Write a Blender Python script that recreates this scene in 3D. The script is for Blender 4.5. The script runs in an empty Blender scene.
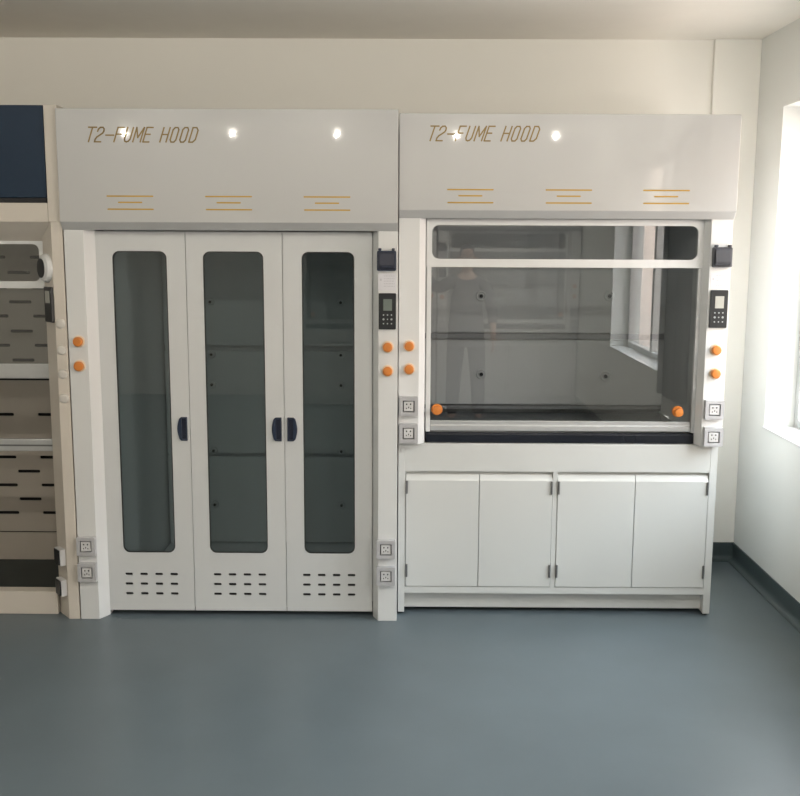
import bpy, bmesh, math, random
from mathutils import Vector, Matrix

C = bpy.context.scene.collection
S = bpy.context.scene

# ------------------------------------------------------------------ camera
cx, cy, cz = 0.0353, -4.6138, 1.7902
yaw, pit, rol, FPX = -0.0055, -0.1544, 0.0045, 1017.66
fw = Vector((math.sin(yaw)*math.cos(pit), math.cos(yaw)*math.cos(pit), math.sin(pit)))
rt = fw.cross(Vector((0, 0, 1))).normalized()
up = rt.cross(fw)
r2 = rt*math.cos(rol) + up*math.sin(rol)
u2 = -rt*math.sin(rol) + up*math.cos(rol)
cam = bpy.data.cameras.new('camera')
cam.sensor_width = 36
cam.lens = FPX/800*36
camo = bpy.data.objects.new('camera', cam)
M = Matrix((r2, u2, -fw)).transposed().to_4x4()
M.translation = (cx, cy, cz)
camo.matrix_world = M
C.objects.link(camo)
S.camera = camo

# ------------------------------------------------------------------ view and world
S.view_settings.view_transform = 'Standard'
S.view_settings.look = 'None'
S.view_settings.gamma = 1
S.view_settings.use_curve_mapping = False
S.view_settings.exposure = 0.26

W = bpy.data.worlds.new('daylight')
S.world = W
W.use_nodes = True
wn = W.node_tree
for n in list(wn.nodes):
    wn.nodes.remove(n)
wo = wn.nodes.new('ShaderNodeOutputWorld')
bg = wn.nodes.new('ShaderNodeBackground')
bg.inputs['Strength'].default_value = 14.0
tc = wn.nodes.new('ShaderNodeTexCoord')
sp = wn.nodes.new('ShaderNodeSeparateXYZ')
rp = wn.nodes.new('ShaderNodeValToRGB')
mp = wn.nodes.new('ShaderNodeMapRange')
mp.inputs['From Min'].default_value = -1
mp.inputs['From Max'].default_value = 1
wn.links.new(tc.outputs['Generated'], sp.inputs[0])
wn.links.new(sp.outputs['Z'], mp.inputs['Value'])
wn.links.new(mp.outputs[0], rp.inputs[0])
rp.color_ramp.elements[0].position = 0.42
rp.color_ramp.elements[0].color = (0.30, 0.26, 0.24, 1)
rp.color_ramp.elements[1].position = 0.72
rp.color_ramp.elements[1].color = (0.88, 0.94, 1.0, 1)
for _p, _c in ((0.50, (0.50, 0.40, 0.34, 1)), (0.64, (0.56, 0.47, 0.41, 1))):
    _e = rp.color_ramp.elements.new(_p)
    _e.color = _c
wn.links.new(rp.outputs[0], bg.inputs['Color'])
wn.links.new(bg.outputs[0], wo.inputs['Surface'])

WIN = [(-1.35, 0.60), (-4.40, -2.60)]         # the window openings of the right wall (y from, y to)
WZ0, WZ1 = 0.83, 2.45
LAMPS = [(-2.66, -5.42), (-1.63, -5.42), (-0.63, -5.42), (0.515, -5.42), (1.47, -5.42),
         (-2.66, -2.60), (-1.63, -2.60), (-0.63, -2.60), (0.515, -2.60), (1.47, -2.60)]  # front row is unseen, added to brighten the upper walls
LAMP_W = 14.5
for (a, b) in WIN:                            # sampling portals: they emit nothing, the sky outside does
    L = bpy.data.lights.new('window_portal', 'AREA')
    L.shape = 'RECTANGLE'
    L.size = WZ1-WZ0
    L.size_y = b-a
    L.cycles.is_portal = True
    o = bpy.data.objects.new('window_portal', L)
    o.location = (2.16, (a+b)/2, (WZ0+WZ1)/2)
    o.rotation_euler = (0, math.radians(90), 0)
    C.objects.link(o)

# ------------------------------------------------------------------ materials
def mat(name, col, rough=0.5, metal=0.0, coat=0.0, coat_rough=0.05, spec=0.5, noise=0.0, nscale=6.0, bump=0.0, bscale=60.0, emit=None, estr=0):
    m = bpy.data.materials.new(name)
    m.use_nodes = True
    nt = m.node_tree
    b = nt.nodes['Principled BSDF']
    b.inputs['Base Color'].default_value = (*col, 1)
    b.inputs['Roughness'].default_value = rough
    b.inputs['Metallic'].default_value = metal
    b.inputs['Coat Weight'].default_value = coat
    b.inputs['Coat Roughness'].default_value = coat_rough
    b.inputs['Specular IOR Level'].default_value = spec
    t = nt.nodes.new('ShaderNodeTexCoord')
    if noise > 0:
        n = nt.nodes.new('ShaderNodeTexNoise')
        n.inputs['Scale'].default_value = nscale
        n.inputs['Detail'].default_value = 4
        nt.links.new(t.outputs['Object'], n.inputs['Vector'])
        r = nt.nodes.new('ShaderNodeValToRGB')
        r.color_ramp.elements[0].position = 0.3
        r.color_ramp.elements[1].position = 0.7
        r.color_ramp.elements[0].color = (*[c*(1-noise) for c in col], 1)
        r.color_ramp.elements[1].color = (*[min(1, c*(1+noise)) for c in col], 1)
        nt.links.new(n.outputs['Fac'], r.inputs[0])
        nt.links.new(r.outputs[0], b.inputs['Base Color'])
    if bump > 0:
        n2 = nt.nodes.new('ShaderNodeTexNoise')
        n2.inputs['Scale'].default_value = bscale
        nt.links.new(t.outputs['Object'], n2.inputs['Vector'])
        bp = nt.nodes.new('ShaderNodeBump')
        bp.inputs['Strength'].default_value = bump
        bp.inputs['Distance'].default_value = 0.002
        nt.links.new(n2.outputs['Fac'], bp.inputs['Height'])
        nt.links.new(bp.outputs[0], b.inputs['Normal'])
    if emit:
        b.inputs['Emission Color'].default_value = (*emit, 1)
        b.inputs['Emission Strength'].default_value = estr
    return m

def glass_mat(name, tint, rough=0.0, ior=1.5):
    m = bpy.data.materials.new(name)
    m.use_nodes = True
    nt = m.node_tree
    for n in list(nt.nodes):
        nt.nodes.remove(n)
    out = nt.nodes.new('ShaderNodeOutputMaterial')
    mix = nt.nodes.new('ShaderNodeMixShader')
    tr = nt.nodes.new('ShaderNodeBsdfTransparent')
    tr.inputs[0].default_value = (*tint, 1)
    gl = nt.nodes.new('ShaderNodeBsdfGlossy')
    gl.inputs['Roughness'].default_value = rough
    fr = nt.nodes.new('ShaderNodeFresnel')
    ge = nt.nodes.new('ShaderNodeNewGeometry')
    mr = nt.nodes.new('ShaderNodeMapRange')
    mr.inputs['To Min'].default_value = ior
    mr.inputs['To Max'].default_value = 1/ior
    nt.links.new(ge.outputs['Backfacing'], mr.inputs['Value'])
    nt.links.new(mr.outputs[0], fr.inputs['IOR'])
    nt.links.new(fr.outputs[0], mix.inputs[0])
    nt.links.new(tr.outputs[0], mix.inputs[1])
    nt.links.new(gl.outputs[0], mix.inputs[2])
    nt.links.new(mix.outputs[0], out.inputs['Surface'])
    return m

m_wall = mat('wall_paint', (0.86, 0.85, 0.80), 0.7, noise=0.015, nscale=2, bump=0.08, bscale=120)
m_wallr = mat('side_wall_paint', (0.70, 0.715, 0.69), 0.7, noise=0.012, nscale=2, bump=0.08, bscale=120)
m_ceil = mat('ceiling_paint', (0.90, 0.87, 0.80), 0.8, noise=0.01)
m_floor = mat('vinyl_floor', (0.098, 0.124, 0.138), 0.36, noise=0.06, nscale=3, bump=0.05, bscale=30)
m_skirt = mat('vinyl_skirting', (0.045, 0.065, 0.07), 0.4, noise=0.08)
m_white = mat('white_coated_steel', (0.65, 0.66, 0.655), 0.35, coat=0.3, coat_rough=0.08, noise=0.01, nscale=3)
m_panel = mat('glossy_white_panel', (0.465, 0.47, 0.465), 0.3, coat=0.8, coat_rough=0.03, noise=0.012, nscale=2)
m_door = mat('cool_white_door', (0.585, 0.60, 0.60), 0.35, coat=0.3, coat_rough=0.08, noise=0.01, nscale=3)
m_cab = mat('cabinet_white', (0.58, 0.59, 0.575), 0.4, coat=0.2, coat_rough=0.1, noise=0.01, nscale=3)
m_cream = mat('cream_steel', (0.60, 0.555, 0.49), 0.4, coat=0.2, noise=0.01)
m_taupe = mat('taupe_board', (0.46, 0.42, 0.365), 0.55, noise=0.02)
m_dkfloor = mat('dark_green_liner', (0.02, 0.03, 0.03), 0.5, noise=0.08)
m_greyp = mat('dark_grey_plastic', (0.045, 0.048, 0.058), 0.35, noise=0.1)
m_alu = mat('satin_aluminium', (0.55, 0.56, 0.56), 0.35, metal=0.6, noise=0.03, nscale=20)
m_steel = mat('hinge_steel', (0.2, 0.2, 0.2), 0.35, metal=0.7, noise=0.05)
m_liner = mat('liner_board', (0.60, 0.605, 0.60), 0.55, noise=0.03, nscale=3)
m_gap = mat('dark_slot', (0.012, 0.012, 0.014), 0.7, noise=0.1)
m_black = mat('black_worktop', (0.012, 0.014, 0.02), 0.18, noise=0.1)
m_blackp = mat('black_plastic', (0.012, 0.014, 0.016), 0.35, noise=0.1)
m_navy = mat('navy_plastic', (0.018, 0.028, 0.055), 0.35, noise=0.1)
m_navyd = mat('navy_recess', (0.008, 0.012, 0.03), 0.5, noise=0.1)
m_blue = mat('dark_blue_panel', (0.008, 0.024, 0.05), 0.45, noise=0.06, spec=0.25)
m_orange = mat('orange_plastic', (0.60, 0.20, 0.035), 0.4, noise=0.04, nscale=30)
m_orim = mat('pale_peach_ring', (0.72, 0.58, 0.42), 0.4, noise=0.03)
m_sock = mat('grey_socket_box', (0.42, 0.42, 0.43), 0.4, noise=0.03)
m_sockw = mat('white_socket_face', (0.6, 0.6, 0.6), 0.35, noise=0.02)
m_paper = mat('label_paper', (0.62, 0.62, 0.65), 0.6, noise=0.02)
m_ink = mat('pale_grey_ink', (0.5, 0.5, 0.53), 0.7, noise=0.05)
m_lcd = mat('grey_lcd', (0.16, 0.19, 0.17), 0.25, noise=0.05)
m_lcd2 = mat('pale_lcd', (0.42, 0.42, 0.38), 0.25, noise=0.05)
m_key = mat('grey_key', (0.38, 0.4, 0.4), 0.5, noise=0.05)
m_gold = mat('gold_ink', (0.46, 0.29, 0.05), 0.4, metal=0.2, noise=0.06, nscale=20)
m_gold2 = mat('brown_gold_ink', (0.24, 0.165, 0.055), 0.4, metal=0.2, noise=0.06, nscale=20)
m_slot = mat('slot_shade_grey', (0.3, 0.3, 0.305), 0.6, noise=0.05)  # grey deepened to put the baffle slots' shade into the colour
m_clear = mat('translucent_white', (0.58, 0.56, 0.52), 0.3, noise=0.02)
m_curt = mat('dark_curtain', (0.04, 0.055, 0.075), 0.9, noise=0.2, nscale=20)
m_lamp = mat('lamp_lens', (0.9, 0.9, 0.9), 0.4, emit=(1, 0.93, 0.82), estr=12, noise=0.01)
m_glass = glass_mat('door_glass', (0.72, 0.765, 0.775), ior=1.6)
m_sash = glass_mat('sash_glass', (0.87, 0.885, 0.89), ior=1.9)
m_wglass = glass_mat('window_glass', (0.97, 0.98, 0.98))

# ------------------------------------------------------------------ geometry helpers
def link(name, bm, m, parent=None, smooth=False, bevel=0.0, at=None):
    bmesh.ops.remove_doubles(bm, verts=bm.verts, dist=1e-6)
    bmesh.ops.recalc_face_normals(bm, faces=bm.faces)
    me = bpy.data.meshes.new(name)
    bm.to_mesh(me)
    bm.free()
    o = bpy.data.objects.new(name, me)
    me.materials.append(m)
    if smooth:
        for p in me.polygons:
            p.use_smooth = True
    if bevel > 0:
        b = o.modifiers.new('bevel', 'BEVEL')
        b.width = bevel
        b.segments = 2
        b.limit_method = 'ANGLE'
    C.objects.link(o)
    if parent:
        o.parent = parent
    return o

def bx(bm, x0, x1, y0, y1, z0, z1):
    v = [bm.verts.new(p) for p in ((x0, y0, z0), (x1, y0, z0), (x1, y1, z0), (x0, y1, z0), (x0, y0, z1), (x1, y0, z1), (x1, y1, z1), (x0, y1, z1))]
    for f in ((0, 3, 2, 1), (4, 5, 6, 7), (0, 1, 5, 4), (1, 2, 6, 5), (2, 3, 7, 6), (3, 0, 4, 7)):
        bm.faces.new([v[i] for i in f])
    return bm

def box(name, m, parent, x0, x1, y0, y1, z0, z1, bevel=0.0):
    return link(name, bx(bmesh.new(), x0, x1, y0, y1, z0, z1), m, parent, bevel=bevel)

def prism(bm, pts, axis, a, b):
    """extrude a closed 2-D outline along an axis ('x': pts are (y,z); 'y': (x,z); 'z': (x,y))"""
    def P(p, t):
        return {'x': (t, p[0], p[1]), 'y': (p[0], t, p[1]), 'z': (p[0], p[1], t)}[axis]
    A = [bm.verts.new(P(p, a)) for p in pts]
    B = [bm.verts.new(P(p, b)) for p in pts]
    bm.faces.new(A)
    bm.faces.new(B[::-1])
    n = len(pts)
    for i in range(n):
        bm.faces.new((A[i], A[(i+1) % n], B[(i+1) % n], B[i]))
    return bm

def rrect(x0, x1, z0, z1, r, seg=7):
    pts = []
    for (X, Z, a0) in ((x1-r, z1-r, 0), (x0+r, z1-r, 90), (x0+r, z0+r, 180), (x1-r, z0+r, 270)):
        for k in range(seg+1):
            a = math.radians(a0+90*k/seg)
            pts.append((X+r*math.cos(a), Z+r*math.sin(a)))
    return pts

def plate(name, m, parent, outer, holes, y0, y1, bevel=0.0, smooth=False):
    """a sheet standing in the x-z plane with cut-outs, front at y0 and back at y1"""
    bm = bmesh.new()
    edges = []
    for loop in [outer]+holes:
        vs = [bm.verts.new((p[0], y0, p[1])) for p in loop]
        for i in range(len(vs)):
            edges.append(bm.edges.new((vs[i], vs[(i+1) % len(vs)])))
    bmesh.ops.triangle_fill(bm, use_beauty=True, use_dissolve=False, edges=edges)
    ret = bmesh.ops.extrude_face_region(bm, geom=list(bm.faces))
    vs = [g for g in ret['geom'] if isinstance(g, bmesh.types.BMVert)]
    bmesh.ops.translate(bm, vec=(0, y1-y0, 0), verts=vs)
    o = link(name, bm, m, parent, bevel=bevel)
    return o

def lathe(bm, prof, c, d=(0, -1, 0), seg=24):
    """revolve (radius, height) pairs about direction d starting at c"""
    d = Vector(d).normalized()
    a = d.orthogonal().normalized()
    b = d.cross(a)
    c = Vector(c)
    rings = []
    for (r, h) in prof:
        if r < 1e-6:
            rings.append([bm.verts.new(c+d*h)])
        else:
            rings.append([bm.verts.new(c+d*h+a*r*math.cos(2*math.pi*k/seg)+b*r*math.sin(2*math.pi*k/seg)) for k in range(seg)])
    for A, B in zip(rings, rings[1:]):
        for k in range(seg):
            k2 = (k+1) % seg
            if len(A) == 1:
                bm.faces.new((A[0], B[k], B[k2]))
            elif len(B) == 1:
                bm.faces.new((A[k], A[k2], B[0]))
            else:
                bm.faces.new((A[k], A[k2], B[k2], B[k]))
    if len(rings[0]) > 1:
        bm.faces.new(rings[0][::-1])
    if len(rings[-1]) > 1:
        bm.faces.new(rings[-1])
    return bm

def empty(name, label, cat, loc, group=None):
    o = bpy.data.objects.new(name, None)
    o.empty_display_size = 0.1
    C.objects.link(o)
    o.location = loc
    o['label'] = label
    o['category'] = cat
    if group:
        o['group'] = group
    return o

def struct(o):
    o['kind'] = 'structure'
    return o

ORIGIN = []
def settle(root):
    """shift the parts' meshes so that they hang correctly on the Empty at the thing's base"""
    for ch in root.children:
        ch.location = -root.location

# ------------------------------------------------------------------ the room
XL, XR, YB, YF, ZC = -5.2, 1.90, 1.00, -6.95, 2.84
struct(box('floor', m_floor, None, XL-.2, XR+.3, YF-.2, YB+.2, -0.12, 0))
struct(box('ceiling', m_ceil, None, XL-.2, XR+.3, YF-.2, YB+.2, ZC, ZC+.12))
struct(box('wall_back', m_wall, None, XL-.2, XR+.3, YB, YB+.2, 0, ZC))
struct(box('wall_left', m_wall, None, XL-.2, XL, YF, YB, 0, ZC))
struct(box('wall_front', m_wall, None, XL-.2, XR+.3, YF-.2, YF, 0, ZC))
bm = bmesh.new()                                # right wall with two window openings
T = 0.26
bx(bm, XR, XR+T, YF, YB, 0, WZ0)
bx(bm, XR, XR+T, YF, YB, WZ1, ZC)
ys = [YF, WIN[1][0], WIN[1][1], WIN[0][0], WIN[0][1], YB]
for i in (0, 2, 4):
    bx(bm, XR, XR+T, ys[i], ys[i+1], WZ0, WZ1)
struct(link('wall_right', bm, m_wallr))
struct(box('trim_1', m_wall, None, 1.655, XR, 0.972, YB, 0, ZC, bevel=0.003))

def skirting(name, pts_from, pts_to, n):
    """dark sheet skirting coved into the floor; n = direction into the room"""
    prof = [(0, 0.104), (0.006, 0.104), (0.0075, 0.1)]
    R = 0.03
    for k in range(7):
        a = math.radians(90*k/6)
        prof.append((0.0075+R-R*math.cos(a), 0.0035+R-R*math.sin(a)))
    prof += [(0.0375, 0.0), (0, 0)]
    bm = bmesh.new()
    A = [bm.verts.new((pts_from[0]+n[0]*p[0], pts_from[1]+n[1]*p[0], p[1])) for p in prof]
    B = [bm.verts.new((pts_to[0]+n[0]*p[0], pts_to[1]+n[1]*p[0], p[1])) for p in prof]
    bm.faces.new(A)
    bm.faces.new(B[::-1])
    for i in range(len(prof)):
        j = (i+1) % len(prof)
        bm.faces.new((A[i], A[j], B[j], B[i]))
    return struct(link(name, bm, m_skirt))
skirting('baseboard_back', (XL, 0.972), (XR, 0.972), (0, -1))
skirting('baseboard_right', (XR, YF), (XR, 0.972), (-1, 0))

for wi, (a, b) in enumerate(WIN):
    bm = bmesh.new()
    x0, x1 = 2.05, 2.11
    t = 0.055
    def yz_frame(bm, a, b, c, d, t, x0, x1):
        bx(bm, x0, x1, a, a+t, c, d)
        bx(bm, x0, x1, b-t, b, c, d)
        bx(bm, x0, x1, a+t, b-t, c, c+t)
        bx(bm, x0, x1, a+t, b-t, d-t, d)
    yz_frame(bm, a+.001, b-.001, WZ0+.001, WZ1-.001, t, x0, x1)
    mid = (a+b)/2
    bx(bm, x0, x1, mid-.03, mid+.03, WZ0+t, WZ1-t)
    w = struct(link('window_%d' % (wi+1), bm, m_alu, bevel=0.003))
    g = bmesh.new()
    bx(g, 2.075, 2.081, a+t, mid-.03, WZ0+t, WZ1-t)
    bx(g, 2.075, 2.081, mid+.03, b-t, WZ0+t, WZ1-t)
    link('window_pane', g, m_wglass, w)
    s = bmesh.new()
    bx(s, XR-0.012, x0, a+.001, b-.001, WZ0-.0, WZ0+.012)
    link('window_sill', s, m_white, w, bevel=0.003)

bm = bmesh.new()                                # gathered curtain on the pier between the windows
n = 40
pts = []
for k in range(n+1):
    y = -2.42+0.62*k/n
    pts.append((XR-0.045+0.028*math.sin(k*1.5)+0.006*math.sin(k*.7), y))
back = [(XR-0.006, -1.80), (XR-0.006, -2.42)]
prism(bm, pts+back, 'z', 0.72, 2.5)
cur = link('curtain', bm, m_curt)
cur['label'] = 'dark blue grey gathered curtain on the pier between the two windows'
cur['category'] = 'curtain'

# ------------------------------------------------------------------ ceiling downlights
def spot_names(i):
    return ['small round white downlight at the far left end of the ceiling row',
            'small round downlight, second from the left in the ceiling row',
            'small round downlight in the middle of the ceiling row',
            'small round downlight, second from the windows in the ceiling row',
            'small round downlight nearest the windows in the ceiling row'][i % 5].replace('ceiling row', 'rear ceiling row' if i < 5 else 'added front ceiling row')
for i, (x, y) in enumerate(LAMPS):
    t = empty('ceiling_downlight', spot_names(i), 'ceiling light', (x, y, ZC), 'round downlights in rows across the ceiling')
    link('trim_ring', lathe(bmesh.new(), [(0.075, 0), (0.075, 0.008), (0.062, 0.012), (0.042, 0.012), (0.042, 0)], (0, 0, 0), (0, 0, -1), 32), m_white, t, smooth=False)
    link('lens', lathe(bmesh.new(), [(0.040, 0.0), (0.040, 0.014), (0.034, 0.024), (0.020, 0.032), (0, 0.035)], (0, 0, 0), (0, 0, -1), 24), m_lamp, t, smooth=True)
    L = bpy.data.lights.new('downlight_bulb', 'POINT')
    L.shadow_soft_size = 0.012
    L.energy = LAMP_W
    L.color = (1, 0.93, 0.82)
    lo = bpy.data.objects.new('downlight_bulb', L)
    lo.parent = t
    lo.location = (0, 0, -0.06)
    C.objects.link(lo)

# ------------------------------------------------------------------ small fittings shared by the hoods
def knob(root, x, yf, z, d=(0, -1, 0)):
    k = link('knob', lathe(bmesh.new(), [(0.021, 0.004), (0.022, 0.02), (0.0205, 0.0245), (0.017, 0.0265), (0, 0.0275)], (x, yf, z), d), m_orange, root)
    bm = lathe(bmesh.new(), [(0.0275, 0.0), (0.0275, 0.003), (0.0255, 0.005), (0, 0.005)], (x, yf, z), d)
    link('knob_rim', bm, m_orim, k)
    return k

def socket(root, x, yf, z):
    """surface box, square frame, white insert with slots"""
    b = plate('socket', m_sock, root, rrect(x-.043, x+.043, z-.045, z+.043, .004, 3), [rrect(x-.027, x+.027, z-.028, z+.026, .003, 3)], yf-.030, yf, bevel=0.002)
    f = box('socket_face', m_sockw, b, x-.0225, x+.0225, yf-.027, yf-.004, z-.0235, z+.0215, bevel=0.002)
    bm = bmesh.new()
    for dx in (-.009, .009):
        bx(bm, x+dx-.003, x+dx+.003, yf-.0278, yf-.0265, z+.006, z+.013)
    for dx in (-.010, .010, 0):
        bx(bm, x+dx-.002, x+dx+.002, yf-.0278, yf-.0265, z-.013+(.004 if dx == 0 else 0), z-.007+(.005 if dx == 0 else 0))
    link('socket_hole', bm, m_gap, b)
    box('socket_cavity', m_gap, b, x-.0265, x+.0265, yf-.003, yf-.001, z-.0275, z+.0255)
    return b

def flip_socket(root, x, yf, z, m_navy=m_navy, m_navyd=m_navyd):
    """dark square socket with a hinged rain lid"""
    b = plate('covered_socket', m_navy, root, rrect(x-.043, x+.043, z-.047, z+.043, .007, 4), [], yf-.022, yf, bevel=0.003)
    lid = bmesh.new()
    prism(lid, [(yf-.022, z+.036), (yf-.030, z+.034), (yf-.038, z-.022), (yf-.036, z-.036), (yf-.022, z-.038)], 'x', x-.035, x+.035)
    link('socket_lid', lid, m_navyd, b, bevel=0.003)
    for dx in (-.03, .03):
        box('lid_hinge', m_navy, b, x+dx-.007, x+dx+.007, yf-.03, yf-.006, z+.043, z+.054, bevel=0.003)
    w = bmesh.new()
    bx(w, x-.02, x+.02, yf-.0395, yf-.037, z-.030, z-.026)
    link('lid_lip', w, m_navy, b)
    return b

def notice(root, x0, x1, yf, z0, z1, seed):
    p = box('notice_label', m_paper, root, x0, x1, yf-.0015, yf, z0, z1)
    rnd = random.Random(seed)
    bm = bmesh.new()
    w = x1-x0
    for r in range(5):
        z = z1-.012-r*.0115
        x = x0+w*.32
        while x < x1-.008:
            l = rnd.uniform(.004, .012)
            bx(bm, x, min(x+l, x1-.006), yf-.0021, yf-.0014, z-.0018, z+.0018)
            x += l+.003
    bx(bm, x0+w*.1, x0+w*.2, yf-.0021, yf-.0014, z1-.034, z1-.024)
    link('printed_lines', bm, m_ink, p)
    return p

def controller(root, x0, x1, yf, z0, z1, m_screen):
    c = plate('control_panel', m_blackp, root, rrect(x0, x1, z0, z1, .004, 3), [], yf-.012, yf, bevel=0.0015)
    w, h = x1-x0, z1-z0
    box('screen', m_screen, c, x0+w*.27, x1-w*.23, yf-.0135, yf-.012, z1-h*.48, z1-h*.16)
    for r in range(3):
        for q in range(3):
            X = x0+w*(.28+.23*q)
            Z = z1-h*(.60+.12*r)
            big = .0048 if (r == 1 and q != 1) else .0033
            link('key', lathe(bmesh.new(), [(big, 0), (big, .0015), (0, .0018)], (X, yf-.012, Z), seg=10), m_key, c)
    return c

GLYPH = {
 'T': [[(0, 1), (.8, 1)], [(.4, 1), (.4, 0)]],
 '2': [[(.05, .72), (.08, .88), (.22, .99), (.45, 1), (.62, .9), (.66, .74), (.6, .6), (.4, .48), (.15, .34), (.04, .18), (.04, 0), (.66, 0)]],
 '-': [[(.02, .46), (.8, .46)]],
 'F': [[(.05, 0), (.05, 1), (.65, 1)], [(.05, .53), (.55, .53)]],
 'U': [[(.05, 1), (.05, .2), (.15, .05), (.32, 0), (.5, .05), (.62, .2), (.62, 1)]],
 'M': [[(0, 0), (0, 1), (.37, .3), (.74, 1), (.74, 0)]],
 'E': [[(.65, 0), (.05, 0), (.05, 1), (.65, 1)], [(.05, .53), (.55, .53)]],
 'H': [[(.05, 0), (.05, 1)], [(.66, 0), (.66, 1)], [(.05, .52), (.66, .52)]],
 'O': [[(.2, 0), (.06, .15), (.06, .85), (.2, 1), (.48, 1), (.62, .85), (.62, .15), (.48, 0), (.2, 0)]],
 'D': [[(.05, 0), (.05, 1), (.42, 1), (.62, .82), (.62, .18), (.42, 0), (.05, 0)]],
}
def lettering(root, text, x0, yf, z0, h, pitch, m):
    bm = bmesh.new()
    t = 0.0062
    x = x0
    for ch in text:
        if ch in GLYPH:
            for line in GLYPH[ch]:
                P = [Vector((x+p[0]*pitch*1.05+p[1]*h*.34, 0, z0+p[1]*h)) for p in line]
                for a, b in zip(P, P[1:]):
                    d = (b-a).normalized()
                    n = Vector((-d.z, 0, d.x))*t/2
                    a2, b2 = a-d*t*.35, b+d*t*.35
                    q = [(v.x, v.z) for v in (a2+n, b2+n, b2-n, a2-n)]
                    prism(bm, q, 'y', yf-.0012, yf+.0004)
        x += pitch
    return link('lettering', bm, m, root)

def vent_mark(root, x0, yf, z1, m):
    """two long gold lines with a short one between them"""
    bm = bmesh.new()
    for (a, b, z) in ((0, .208, 0), (.05, .158, -.027), (.002, .208, -.057)):
        prism(bm, rrect(x0+a, x0+b, z1+z-.0032, z1+z+.0032, .003, 3), 'y', yf-.0012, yf+.0004)
    return link('vent_mark', bm, m, root)

# ------------------------------------------------------------------ walk-in hood (three glazed doors)
X0, X1 = -1.502, -0.002
hood = empty('walk_in_fume_hood', 'tall white walk-in fume hood with three full-height glazed doors and gold lettering', 'fume hood', ((X0+X1)/2, 0.4, 0))
ZT = 2.352
def header(root, x0, x1, yf, zb, zt, m):
    """glossy front panel whose bottom edge is folded back"""
    return link('header_panel', prism(bmesh.new(), [(yf, zb), (yf, zt), (yf+.11, zt), (yf+.11, zb-.035), (yf+.03, zb-.035)], 'x', x0, x1), m, root, bevel=0.002)
header(hood, X0-.004, X1, -.03, 1.862, ZT, m_panel)
box('top_casing', m_white, hood, X0, X1, .08, .88, 1.84, ZT-.004)
def post(root, xo, s, yf, z0, z1, m, w=.095, c=.03, d=.06):
    """front post: flat face, bevelled inner edge; s = +1 when the inside lies to the right"""
    pts = [(xo, yf), (xo+s*w, yf), (xo+s*(w+c), yf+d), (xo+s*(w+c), yf+.11), (xo, yf+.11)]
    return link('post', prism(bmesh.new(), pts, 'z', z0, z1), m, root, bevel=0.0015)
post(hood, X0, 1, 0, 0.0, 1.827, m_white, w=.088, c=.034)
post(hood, X1, -1, 0, 0.0, 1.827, m_white, w=.088, c=.026)
box('side_panel', m_white, hood, X0, X0+.02, .11, .88, 0, 1.84)
box('side_panel', m_white, hood, X1-.02, X1, .11, .88, 0, 1.84)
box('back_panel', m_white, hood, X0+.02, X1-.02, .86, .88, 0.0, 1.84)
# liner inside
link('liner_wall', prism(bmesh.new(), [(-1.350, .10), (-1.335, .10), (-1.236, .70), (-1.236, .80), (-1.251, .80), (-1.251, .70)], 'z', .061, 1.83), m_liner, hood)
box('corner_strip', m_liner, hood, -1.222, -1.192, .675, .699, .061, 1.82)
box('liner_wall', m_liner, hood, -.135, -.118, .10, .80, 0.06, 1.83)
box('liner_floor', m_liner, hood, -1.23, -.136, .12, .80, 0.02, 0.165)
def baffle(root, x0, x1, yb, zs, m):
    for a, b in zs:
        box('baffle', m, root, x0, x1, yb, yb+.008, a, b, bevel=0.001)
    box('plenum', m_liner, root, x0, x1, yb+.04, yb+.05, zs[0][0], zs[-1][1])
baffle(hood, -1.234, -.136, .70, [(0.172, .642), (.662, 1.208), (1.238, 1.82)], m_liner)
def standoff(root, x, y, z, r=.021):
    s = link('standoff', lathe(bmesh.new(), [(r, 0), (r, .008), (r*.82, .012), (r*.6, .008), (r*.45, .012), (0, .012)], (x, y, z), seg=16), m_liner, root)
    link('bolt', lathe(bmesh.new(), [(r*.36, .012), (r*.36, .019), (0, .020)], (x, y, z), seg=8), m_gap, s)
for X in (-.985, -.305):
    for Z in (1.465, 1.19, 1.03, .675, .38):
        standoff(hood, X, .70, Z)

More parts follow.
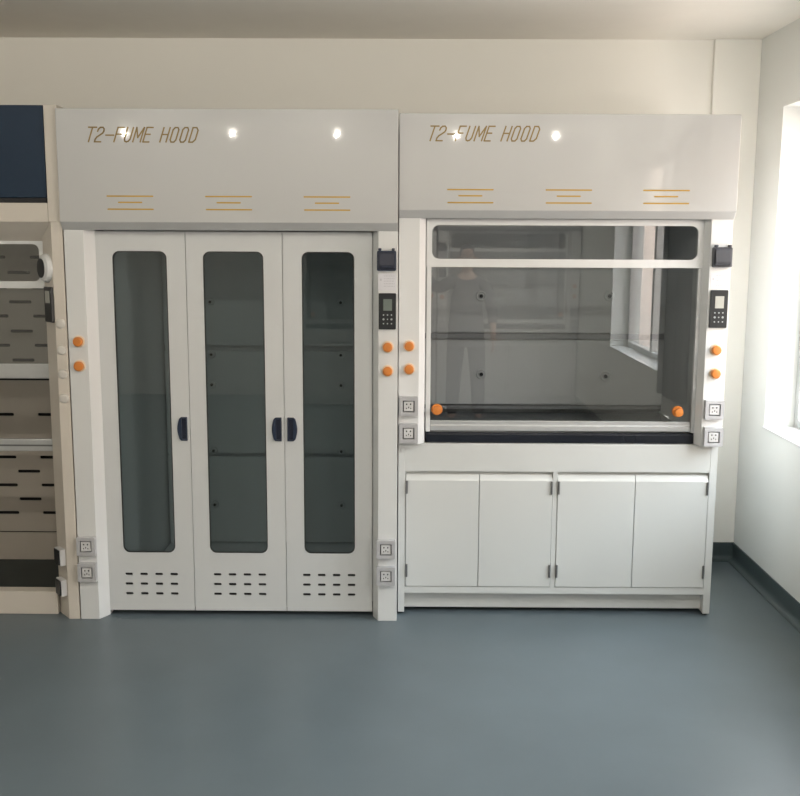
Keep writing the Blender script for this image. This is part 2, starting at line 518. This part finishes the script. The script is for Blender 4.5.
DOORS = [(-1.380, -.9715, -1.304, -1.058), (-.9685, -.5305, -.891, -.6165), (-.5275, -.119, -.441, -.202)]
for i, (a, b, wa, wb) in enumerate(DOORS):
    holes = [rrect(wa, wb, .312, 1.733, .032)]
    sx = [(-1.302, -1.049), (-.878, -.627), (-.451, -.2)][i]
    for r in range(3):
        for c in range(4):
            xa = sx[0]+c*(sx[1]-sx[0]-.037)/3
            zz = .204-r*.0485
            holes.append(rrect(xa, xa+.037, zz-.0065, zz+.0065, .0055, 3))
    d = plate('door', m_door, hood, [(a, .024), (b, .024), (b, 1.822), (a, 1.822)], holes, .060, .067, bevel=0.0)
    g = plate('door_glass', m_glass, d, rrect(wa-.01, wb+.01, .302, 1.743, .03), [], .0675, .0725)
    box('vent_shade_sheet', m_gap, d, sx[0]-.02, sx[1]+.02, .071, .075, .08, .235)  # dark sheet standing in for the shade inside the vent slots
    gk = plate('glass_gasket', m_blackp, d, rrect(wa-.0005, wb+.0005, .3115, 1.7335, .032), [rrect(wa+.0035, wb-.0035, .3155, 1.7295, .029)], .0595, .067)
    # recessed D-shaped pull, flat side to the meeting edge
    if i < 2:
        xs, s = (b-.012, -1)
    else:
        xs, s = (a+.012, 1)
    zc, hh, ww = .912, .056, .046
    outl = [(xs, zc-hh), (xs, zc+hh), (xs+s*ww*.62, zc+hh)]
    for k in range(9):
        t = -1+2*k/8
        outl.append((xs+s*ww*(.80+.2*math.cos(t*math.pi/2)), zc-hh*.86*t))
    outl.append((xs+s*ww*.62, zc-hh))
    inn = [(xs+s*.006, zc-hh+.008), (xs+s*.006, zc+hh-.008), (xs+s*.026, zc+hh-.008), (xs+s*.026, zc-hh+.008)]
    h = plate('door_handle', m_navy, d, outl, [inn], .050, .062, bevel=0.002)
    box('handle_recess', m_navyd, h, min(inn[0][0], inn[2][0]), max(inn[0][0], inn[2][0]), .058, .060, zc-hh+.008, zc+hh-.008)
header_y = -.03
lettering(hood, 'T2-FUME', -1.382, -.03, 2.209, .062, .0425, m_gold2)
lettering(hood, 'HOOD', -1.382+.0425*7.75, -.03, 2.209, .062, .0425, m_gold2)
for x in (-1.294, -.857, -.421):
    vent_mark(hood, x, -.03, 1.975, m_gold)
knob(hood, -1.455, 0, 1.325)
knob(hood, -1.456, 0, 1.213)
knob(hood, -.047, 0, 1.307)
knob(hood, -.047, 0, 1.197)
for (x, z) in ((-1.468, .365), (-1.469, .238), (-.053, .359), (-.053, .229)):
    socket(hood, max(x, X0+.045) if x < -1 else min(x, X1-.044), 0, z)
flip_socket(hood, -.053, 0, 1.698)
notice(hood, -.091, -.010, 0, 1.563, 1.640, 3)
controller(hood, -.088, -.010, 0, 1.388, 1.551, m_lcd)
settle(hood)

# ------------------------------------------------------------------ bench-top hood with sash
X0, X1, YH = 0.002, 1.508, 0.05
hood = empty('bench_fume_hood', 'white bench-top fume hood with a wide glass sash above a black worktop', 'fume hood', ((X0+X1)/2, 0.4, 0.845))
header(hood, X0, X1+.003, .02, 1.921, 2.342, m_panel)
box('top_casing', m_white, hood, X0, X1, .13, .90, 1.885, 2.338)
post(hood, X0, 1, YH, .845, 1.886, m_white, w=.094, c=.028, d=.045)
post(hood, X1, -1, YH, .845, 1.886, m_white, w=.096, c=.018, d=.045)
box('side_panel', m_white, hood, X0, X0+.02, .16, .90, .845, 1.886)
box('side_panel', m_white, hood, X1-.02, X1, .16, .90, .845, 1.886)
box('back_panel', m_white, hood, X0+.02, X1-.02, .88, .90, .845, 1.886)
box('liner_wall', m_liner, hood, .108, .124, .17, .80, .886, 1.88)
box('liner_wall', m_liner, hood, 1.402, 1.418, .17, .80, .886, 1.88)
box('liner_roof', m_liner, hood, .108, 1.418, .17, .80, 1.868, 1.882)
baffle(hood, .126, 1.4, .75, [(.925, 1.268), (1.308, 1.865)], m_liner)
box('slot_strip', m_slot, hood, .126, 1.4, .765, .770, 1.274, 1.302)
box('slot_strip', m_slot, hood, .126, 1.4, .765, .770, .898, .919)
for X, Z in ((.429, 1.5), (.436, 1.087), (1.1, 1.503), (1.094, 1.08)):
    standoff(hood, X, .75, Z, .028)
f = plate('upper_sash_frame', m_white, hood, [(.128, 1.667), (1.396, 1.667), (1.396, 1.884), (.128, 1.884)], [rrect(.153, 1.369, 1.704, 1.857, .032)], .098, .118)
plate('upper_sash_glass', m_sash, f, rrect(.145, 1.38, 1.695, 1.865, .03), [], .106, .110)
box('sash_track', m_white, hood, .130, .151, .101, .160, .897, 1.667, bevel=0.002)
box('sash_track', m_alu, hood, 1.377, 1.398, .101, .160, .897, 1.667, bevel=0.002)
s = bmesh.new()
prism(s, [(.104, .902), (.104, .925), (.110, .930), (.110, .947), (.135, .947), (.135, .902)], 'x', .153, 1.375)
sash = link('sash_rail', s, m_alu, hood, bevel=0.0015)
box('sash_glass', m_sash, sash, .152, 1.376, .119, .124, .945, 1.70)
for x, z in ((.183, 1.001), (1.315, .997)):
    k = link('sash_knob', lathe(bmesh.new(), [(.026, .0), (.0265, .008), (.024, .012), (.016, .012), (.015, .028), (.019, .034), (.0185, .042), (0, .044)], (x, .119, z)), m_orange, sash)
lettering(hood, 'T2-FUME', .120, .02, 2.224, .063, .0425, m_gold2)
lettering(hood, 'HOOD', .120+.0425*7.75, .02, 2.224, .063, .0425, m_gold2)
for x in (.216, .655, 1.090):
    vent_mark(hood, x, .02, 2.012, m_gold)
knob(hood, .051, YH, 1.307)
knob(hood, .051, YH, 1.200)
knob(hood, 1.459, YH, 1.296)
knob(hood, 1.461, YH, 1.187)
for (x, z) in ((.050, 1.030), (.050, .903), (1.461, 1.021), (1.463, .893)):
    socket(hood, x, YH, z)
flip_socket(hood, 1.463, YH, 1.720, m_greyp, m_greyp)
notice(hood, 1.420, 1.496, YH, 1.583, 1.648, 5)
controller(hood, 1.421, 1.500, YH, 1.398, 1.570, m_lcd2)
settle(hood)

wt = bmesh.new()
prism(wt, [(.100, .846), (.100, .885), (.107, .893), (.128, .893), (.138, .884), (.160, .884), (.160, .846)], 'x', .1335, 1.3925)
bx(wt, .1335, 1.3925, .160, .745, .846, .884)
wt = link('worktop', wt, m_black, bevel=0.002)
wt['label'] = 'black slab worktop with raised front lip inside the sash fume hood'
wt['category'] = 'worktop'

# ------------------------------------------------------------------ base cabinet
YC = .09
cab = empty('base_cabinet', 'white steel base cabinet with four doors under the black worktop', 'cabinet', ((X0+X1)/2, 0.45, 0))
for xa, xb in ((X0+.001, .034), (1.474, X1-.001)):
    box('side_panel', m_cab, cab, xa, xb, YC, .88, .012, .843, bevel=0.0015)
    for yy in (.12, .84):
        link('levelling_foot', lathe(bmesh.new(), [(.013, 0), (.013, .008), (.006, .009), (.006, .014)], ((xa+xb)/2, yy, 0), (0, 0, 1), 14), m_blackp, cab)
plate('face_frame', m_cab, cab, [(.034, .107), (1.474, .107), (1.474, .843), (.034, .843)],
      [[(.037, .140), (.7355, .140), (.7355, .709), (.037, .709)], [(.7575, .140), (1.4725, .140), (1.4725, .709), (.7575, .709)]], YC+.001, YC+.02)
box('carcass', m_cab, cab, .036, 1.473, YC+.024, .87, .115, .80)
box('toe_kick', m_cab, cab, .034, 1.474, .135, .15, .022, .107)
for i, (a, b) in enumerate(((.040, .3855), (.3885, .7335), (.7595, 1.1235), (1.1265, 1.470))):
    prof = [(YC-.002, .143), (YC-.002, .664), (YC+.002, .672), (YC+.014, .690), (YC+.02, .694), (YC+.02, .143)]
    d = link('door', prism(bmesh.new(), prof, 'x', a, b), m_cab, cab, bevel=0.0012)
    hx = a+.004 if i % 2 == 0 else b-.004
    for z in (.632, .222):
        link('hinge', lathe(bmesh.new(), [(.0052, 0), (.0052, .062)], (hx, YC-.0055, z-.031), (0, 0, 1), 12), m_steel, d)
settle(cab)

# ------------------------------------------------------------------ third hood at the left edge of the picture
XO = -1.508
hood = empty('tall_fume_hood', 'cream fume hood with dark blue header at the far left, interior slotted', 'fume hood', (-2.28, 0.4, 0))
XI = -3.05
def angled_post(xo, s, z0, z1):
    pts = [(xo, 0.0), (xo+s*.050, 0.0), (xo+s*.122, .088), (xo+s*.126, .10), (xo+s*.126, .16), (xo, .16)]
    return link('post', prism(bmesh.new(), pts, 'z', z0, z1), m_cream, hood, bevel=0.0015)
angled_post(XO, -1, 0, 1.862)
angled_post(XI, 1, 0, 1.862)
box('side_panel', m_cream, hood, XO-.02, XO, .16, .88, 0, 2.37)
box('side_panel', m_cream, hood, XI, XI+.02, .16, .88, 0, 2.37)
box('corner_upright', m_cream, hood, XO-.06, XO, 0, .16, 1.862, 2.37, bevel=0.002)
box('corner_upright', m_cream, hood, XI, XI+.06, 0, .16, 1.862, 2.37, bevel=0.002)
link('lintel', prism(bmesh.new(), [(0, 1.862), (0, 1.945), (.16, 1.945), (.16, 1.775), (.11, 1.775)], 'x', XI+.061, XO-.061), m_cream, hood, bevel=0.001)
hp = box('header_panel', m_blue, hood, XI+.062, XO-.062, -.004, .03, 1.968, 2.368, bevel=0.002)
box('header_lip', m_gap, hp, XI+.062, XO-.066, .004, .03, 1.946, 1.967)
box('top_casing', m_cream, hood, XI+.02, XO-.02, .161, .88, 1.90, 2.365)
box('back_panel', m_cream, hood, XI+.02, XO-.02, .86, .88, .0, 1.90)
fr = plate('upper_sash_frame', m_white, hood, [(XI+.13, 1.560), (XO-.126, 1.560), (XO-.126, 1.786), (XI+.13, 1.786)], [rrect(XI+.16, XO-.148, 1.592, 1.762, .028)], .108, .128)
plate('upper_sash_glass', m_sash, fr, rrect(XI+.15, XO-.138, 1.585, 1.768, .028), [], .116, .120)
r1 = box('sash_rail', m_alu, hood, XI+.13, XO-.104, .130, .150, 1.135, 1.205, bevel=0.003)
box('sash_glass', m_sash, r1, XI+.13, XO-.110, .138, .143, 1.205, 1.58)
r2 = box('lower_sash_rail', m_alu, hood, XI+.13, XO-.100, .120, .145, .788, .846, bevel=0.003)
box('rail_groove', m_steel, r2, XI+.13, XO-.100, .119, .121, .812, .820)
def slot_rows(zs):
    holes = []
    for z, odd in zs:
        x = -1.946-(.124 if odd else 0)-.25*4
        while x+.121 < -1.64:
            if x > -3.0:
                holes.append(rrect(x, x+.121, z-.0085, z+.0085, .007, 3))
            x += .25
    return holes
LOW = [(.305, 0), (.382, 1), (.460, 0), (.537, 1), (.615, 0), (.850, 0)]
UPP = [(1.145, 1), (1.224, 0), (1.30, 1), (1.38, 0), (1.455, 1), (1.53, 0), (1.61, 1), (1.69, 0)]
plate('slotted_baffle', m_taupe, hood, [(-3.02, .200), (-1.64, .200), (-1.64, 1.035), (-3.02, 1.035)], slot_rows(LOW), .78, .786)
plate('slotted_baffle', m_taupe, hood, [(-3.02, 1.065), (-1.64, 1.065), (-1.64, 1.84), (-3.02, 1.84)], slot_rows(UPP), .78, .786)
box('lower_baffle', m_taupe, hood, -3.02, -1.64, .776, .786, .041, .194)
box('plenum', m_gap, hood, -3.02, -1.64, .82, .83, .041, 1.84)
box('liner_wall', m_taupe, hood, -3.029, -3.021, .17, .80, .041, 1.84)
box('liner_wall', m_taupe, hood, -1.639, -1.625, .17, .80, .041, 1.84)
box('liner_floor', m_dkfloor, hood, XI+.022, XO-.022, .135, .80, .005, .040)
box('front_sill', m_cream, hood, XI+.12, XO-.124, .060, .13, 0, .112, bevel=0.003)
nd = Vector((-.088, -.072, 0)).normalized()           # outward normal of the angled face
for z in (1.405, 1.285, 1.175, 1.062):
    link('button', lathe(bmesh.new(), [(.022, 0), (.022, .004), (.019, .008), (.012, .010), (0, .0105)], (XO-.026, 0, z)), m_clear, hood)
def angled_box(name, m, parent, c, w, h, t0, t1, bevel=.002):
    tdir = Vector((nd.y, -nd.x, 0))
    bm = bmesh.new()
    vs = []
    for dz in (-h/2, h/2):
        for (u, t) in ((-w/2, t0), (w/2, t0), (w/2, t1), (-w/2, t1)):
            vs.append(bm.verts.new(c+tdir*u+nd*t+Vector((0, 0, dz))))
    for q in ((0, 1, 2, 3), (4, 7, 6, 5), (0, 4, 5, 1), (1, 5, 6, 2), (2, 6, 7, 3), (3, 7, 4, 0)):
        bm.faces.new([vs[k] for k in q])
    return link(name, bm, m, parent, bevel=bevel)
b2 = Vector((XO-.080, .037, 0))
for z in (.300, .150):
    sb = angled_box('socket', m_sockw, hood, b2+Vector((0, 0, z)), .068, .080, 0, .026)
    angled_box('socket_face', m_blackp, sb, b2+Vector((0, 0, z)), .060, .072, .026, .032)
gz = Vector((XO-.092, .052, 1.655))
g = link('airflow_gauge', lathe(bmesh.new(), [(.066, 0), (.066, .008), (.060, .022), (.046, .030)], gz, nd, 32), m_white, hood, smooth=False)
link('gauge_dial', lathe(bmesh.new(), [(.044, .030), (.044, .033), (0, .034)], gz, nd, 28), m_blackp, g)
cp = angled_box('control_panel', m_blackp, hood, b2+Vector((0, 0, 1.49)), .085, .16, 0, .014)
angled_box('screen', m_lcd2, cp, b2+Vector((0, 0, 1.525)), .05, .055, .014, .016, bevel=0)
settle(hood)

# ------------------------------------------------------------------ the row of hoods across the room (seen mirrored in the sash)
def copy_tree(o, parent=None):
    c = o.copy()
    C.objects.link(c)
    c.parent = parent
    for ch in list(o.children):
        copy_tree(ch, c)
    return c
bench = [o for o in C.objects if o.get('label', '').startswith('white bench-top fume hood')][0]
for k, (xc, where) in enumerate(((1.125, 'nearest the window wall'), (-.40, 'further from the window wall'))):
    for src, z, lab in ((bench, .845, 'white bench-top fume hood across the room, %s'), (cab, 0, 'white four-door base cabinet across the room, %s'), (wt, 0, 'black worktop of the hood across the room, %s')):
        c = copy_tree(src)
        c['label'] = lab % where
        c['group'] = {'fume hood': 'bench hoods across the room', 'cabinet': 'base cabinets across the room', 'worktop': 'worktops across the room'}[c['category']]
        c.rotation_euler = (0, 0, math.pi)
        if src is wt:
            c.location = (xc+.756, -6.0, 0)
        else:
            c.location = (xc, -6.0-src.location.y, z)

# ------------------------------------------------------------------ the photographer, seen as a reflection in the sash
m_skin = mat('skin', (0.55, 0.36, 0.27), 0.5, noise=0.04)
m_shirt = mat('dark_jacket', (0.05, 0.052, 0.06), 0.85, noise=0.15, nscale=8)
m_trous = mat('dark_trousers', (0.035, 0.038, 0.045), 0.9, noise=0.15, nscale=8)
m_hair = mat('black_hair', (0.012, 0.010, 0.009), 0.6, noise=0.2, nscale=60)
m_eye = mat('eye', (0.6, 0.6, 0.6), 0.2, noise=0.02)
def skinned(name, chains, m, parent, root=0, sub=2):
    """chains: lists of (x, y, z, rx, ry); points that repeat are shared joints"""
    key, vs, es, rs = {}, [], [], []
    for ch in chains:
        prev = None
        for p in ch:
            k = tuple(round(c, 4) for c in p[:3])
            if k not in key:
                key[k] = len(vs)
                vs.append(p[:3])
                rs.append(p[3:5] if len(p) > 4 else (p[3], p[3]))
            if prev is not None and prev != key[k]:
                es.append((prev, key[k]))
            prev = key[k]
    me = bpy.data.meshes.new(name)
    me.from_pydata(vs, es, [])
    me.materials.append(m)
    o = bpy.data.objects.new(name, me)
    C.objects.link(o)
    sk = o.modifiers.new('skin', 'SKIN')
    for i, r in enumerate(rs):
        me.skin_vertices[0].data[i].radius = r
        me.skin_vertices[0].data[i].use_root = (i == root)
    sk.use_smooth_shade = True
    sb = o.modifiers.new('sub', 'SUBSURF')
    sb.levels = sb.render_levels = sub
    o.parent = parent
    return o
PX, PY = .62, -5.02
per = empty('person', 'person in dark jacket and trousers holding up a phone, seen reflected in the hood sash', 'person', (PX, PY, 0))
# local frame: +y towards the hoods, person's own left is -x
pel, che, nek = (0, 0, .93), (0, .0, 1.30), (0, .0, 1.43)
def leg(s):
    return [(0, 0, .93, .13, .10), (s*.10, 0, .86, .085, .09), (s*.115, .015, .50, .058, .06), (s*.125, -.01, .28, .052, .055), (s*.13, -.01, .09, .036, .04), (s*.135, .07, .045, .036, .03), (s*.14, .16, .03, .036, .022)]
spine = [(0, 0, .93, .13, .10), (0, .005, 1.10, .125, .09), (0, .0, 1.28, .145, .10), (0, -.005, 1.41, .09, .065), (0, .0, 1.49, .052, .052), (0, .012, 1.545, .058, .064), (0, .012, 1.61, .074, .092), (0, .008, 1.675, .066, .085), (0, .0, 1.71, .04, .05)]
armR = [(0, -.005, 1.41, .09, .065), (.17, -.005, 1.385, .05, .05), (.22, .0, 1.24, .044, .044), (.25, .03, 1.10, .038, .038), (.25, .10, .98, .034, .034), (.25, .17, .88, .024, .026), (.25, .20, .82, .014, .034)]
armL = [(0, -.005, 1.41, .09, .065), (-.17, -.005, 1.385, .05, .05), (-.25, .12, 1.34, .043, .043), (-.33, .20, 1.36, .038, .038), (-.44, .24, 1.52, .032, .032), (-.53, .255, 1.66, .024, .026), (-.555, .258, 1.705, .014, .032)]
skinned('body', [spine, leg(-1), leg(1), armR, armL], m_skin, per)
g = .014
def fat(ch, d):
    return [(p[0], p[1], p[2], p[3]+d, p[4]+d) for p in ch]
skinned('jacket', [[(0, 0, .84, .185, .135), (0, 0, .93, .185, .13), (0, .005, 1.10, .16, .115), (0, .0, 1.28, .17, .12), (0, -.005, 1.41, .11, .08)]+[(0, -.002, 1.45, .075, .065)],
                   [(0, -.005, 1.41, .11, .085)]+fat(armR[1:5], .016), [(0, -.005, 1.41, .11, .085)]+fat(armL[1:5], .016)], m_shirt, per, 1)
skinned('trousers', [[(0, 0, .98, .165, .118), (0, 0, .93, .17, .12)]+fat(leg(-1)[1:4], .018)+[(-.13, -.01, .08, .062, .062)],
                     [(0, 0, .93, .17, .12)]+fat(leg(1)[1:4], .018)+[(.13, -.01, .08, .062, .062)]], m_trous, per, 1)
for s_ in (-1, 1):
    skinned('shoe', [[(s_*.13, -.05, .045, .042, .042), (s_*.133, .05, .045, .045, .042), (s_*.14, .15, .035, .046, .032), (s_*.142, .20, .03, .034, .026)]], m_blackp, per)
skinned('hair', [[(0, -.03, 1.56, .06, .05), (0, -.045, 1.63, .078, .07), (0, -.02, 1.70, .078, .08), (0, .02, 1.735, .062, .05)]], m_hair, per)
skinned('nose', [[(0, .098, 1.625, .010, .010), (0, .112, 1.60, .012, .010), (0, .112, 1.588, .015, .010)]], m_skin, per, 0, 1)
skinned('mouth', [[(-.022, .094, 1.556, .005, .005), (0, .101, 1.557, .007, .006), (.022, .094, 1.556, .005, .005)]], mat('lips', (.35, .14, .12), .5, noise=.03), per, 0, 1)
for s_ in (-1, 1):
    link('eye', lathe(bmesh.new(), [(.011, 0), (.010, .004), (.005, .007), (0, .008)], (s_*.03, .090, 1.628), (0, 1, 0), 14), m_eye, per, smooth=True)
    skinned('ear', [[(s_*.076, .0, 1.635, .008, .018), (s_*.080, .0, 1.605, .008, .014), (s_*.074, .004, 1.58, .007, .008)]], m_skin, per, 0, 1)
    skinned('eyebrow', [[(s_*.015, .098, 1.65, .004, .004), (s_*.032, .096, 1.655, .005, .004), (s_*.046, .088, 1.65, .003, .003)]], m_hair, per, 0, 1)
for k, (dz, L_) in enumerate(((.024, .9), (.008, 1.0), (-.008, .95), (-.024, .78))):   # fingers of the lowered hand, curled slightly
    q = .25, .205+dz, .80
    skinned('finger', [[(q[0], q[1], q[2], .009, .009), (q[0], q[1]+.004, q[2]-.035*L_, .0085, .0085), (q[0]-.008, q[1]+.004, q[2]-.060*L_, .008, .008), (q[0]-.020, q[1]+.002, q[2]-.078*L_, .007, .007)]], m_skin, per, 0, 1)
skinned('thumb', [[(.245, .215, .835, .011, .011), (.240, .250, .805, .010, .010), (.232, .262, .778, .008, .008)]], m_skin, per, 0, 1)
for k in range(4):                                                             # fingers behind the raised phone
    z = 1.735+.017*k
    skinned('finger', [[(-.553, .262, z-.01, .009, .009), (-.560, .282, z, .0085, .0085), (-.575, .300, z+.004, .008, .008), (-.592, .303, z+.006, .007, .007)]], m_skin, per, 0, 1)
skinned('thumb', [[(-.55, .245, 1.70, .011, .011), (-.562, .243, 1.735, .010, .010), (-.575, .250, 1.765, .008, .008)]], m_skin, per, 0, 1)
ph = plate('phone', m_blackp, None, rrect(.0, .072, 1.69, 1.845, .010, 4), [], -4.742, -4.734, bevel=0.002)
ph.location.x = -.022
ph['label'] = 'black phone held up in the hand of the person facing the hoods'
ph['category'] = 'phone'
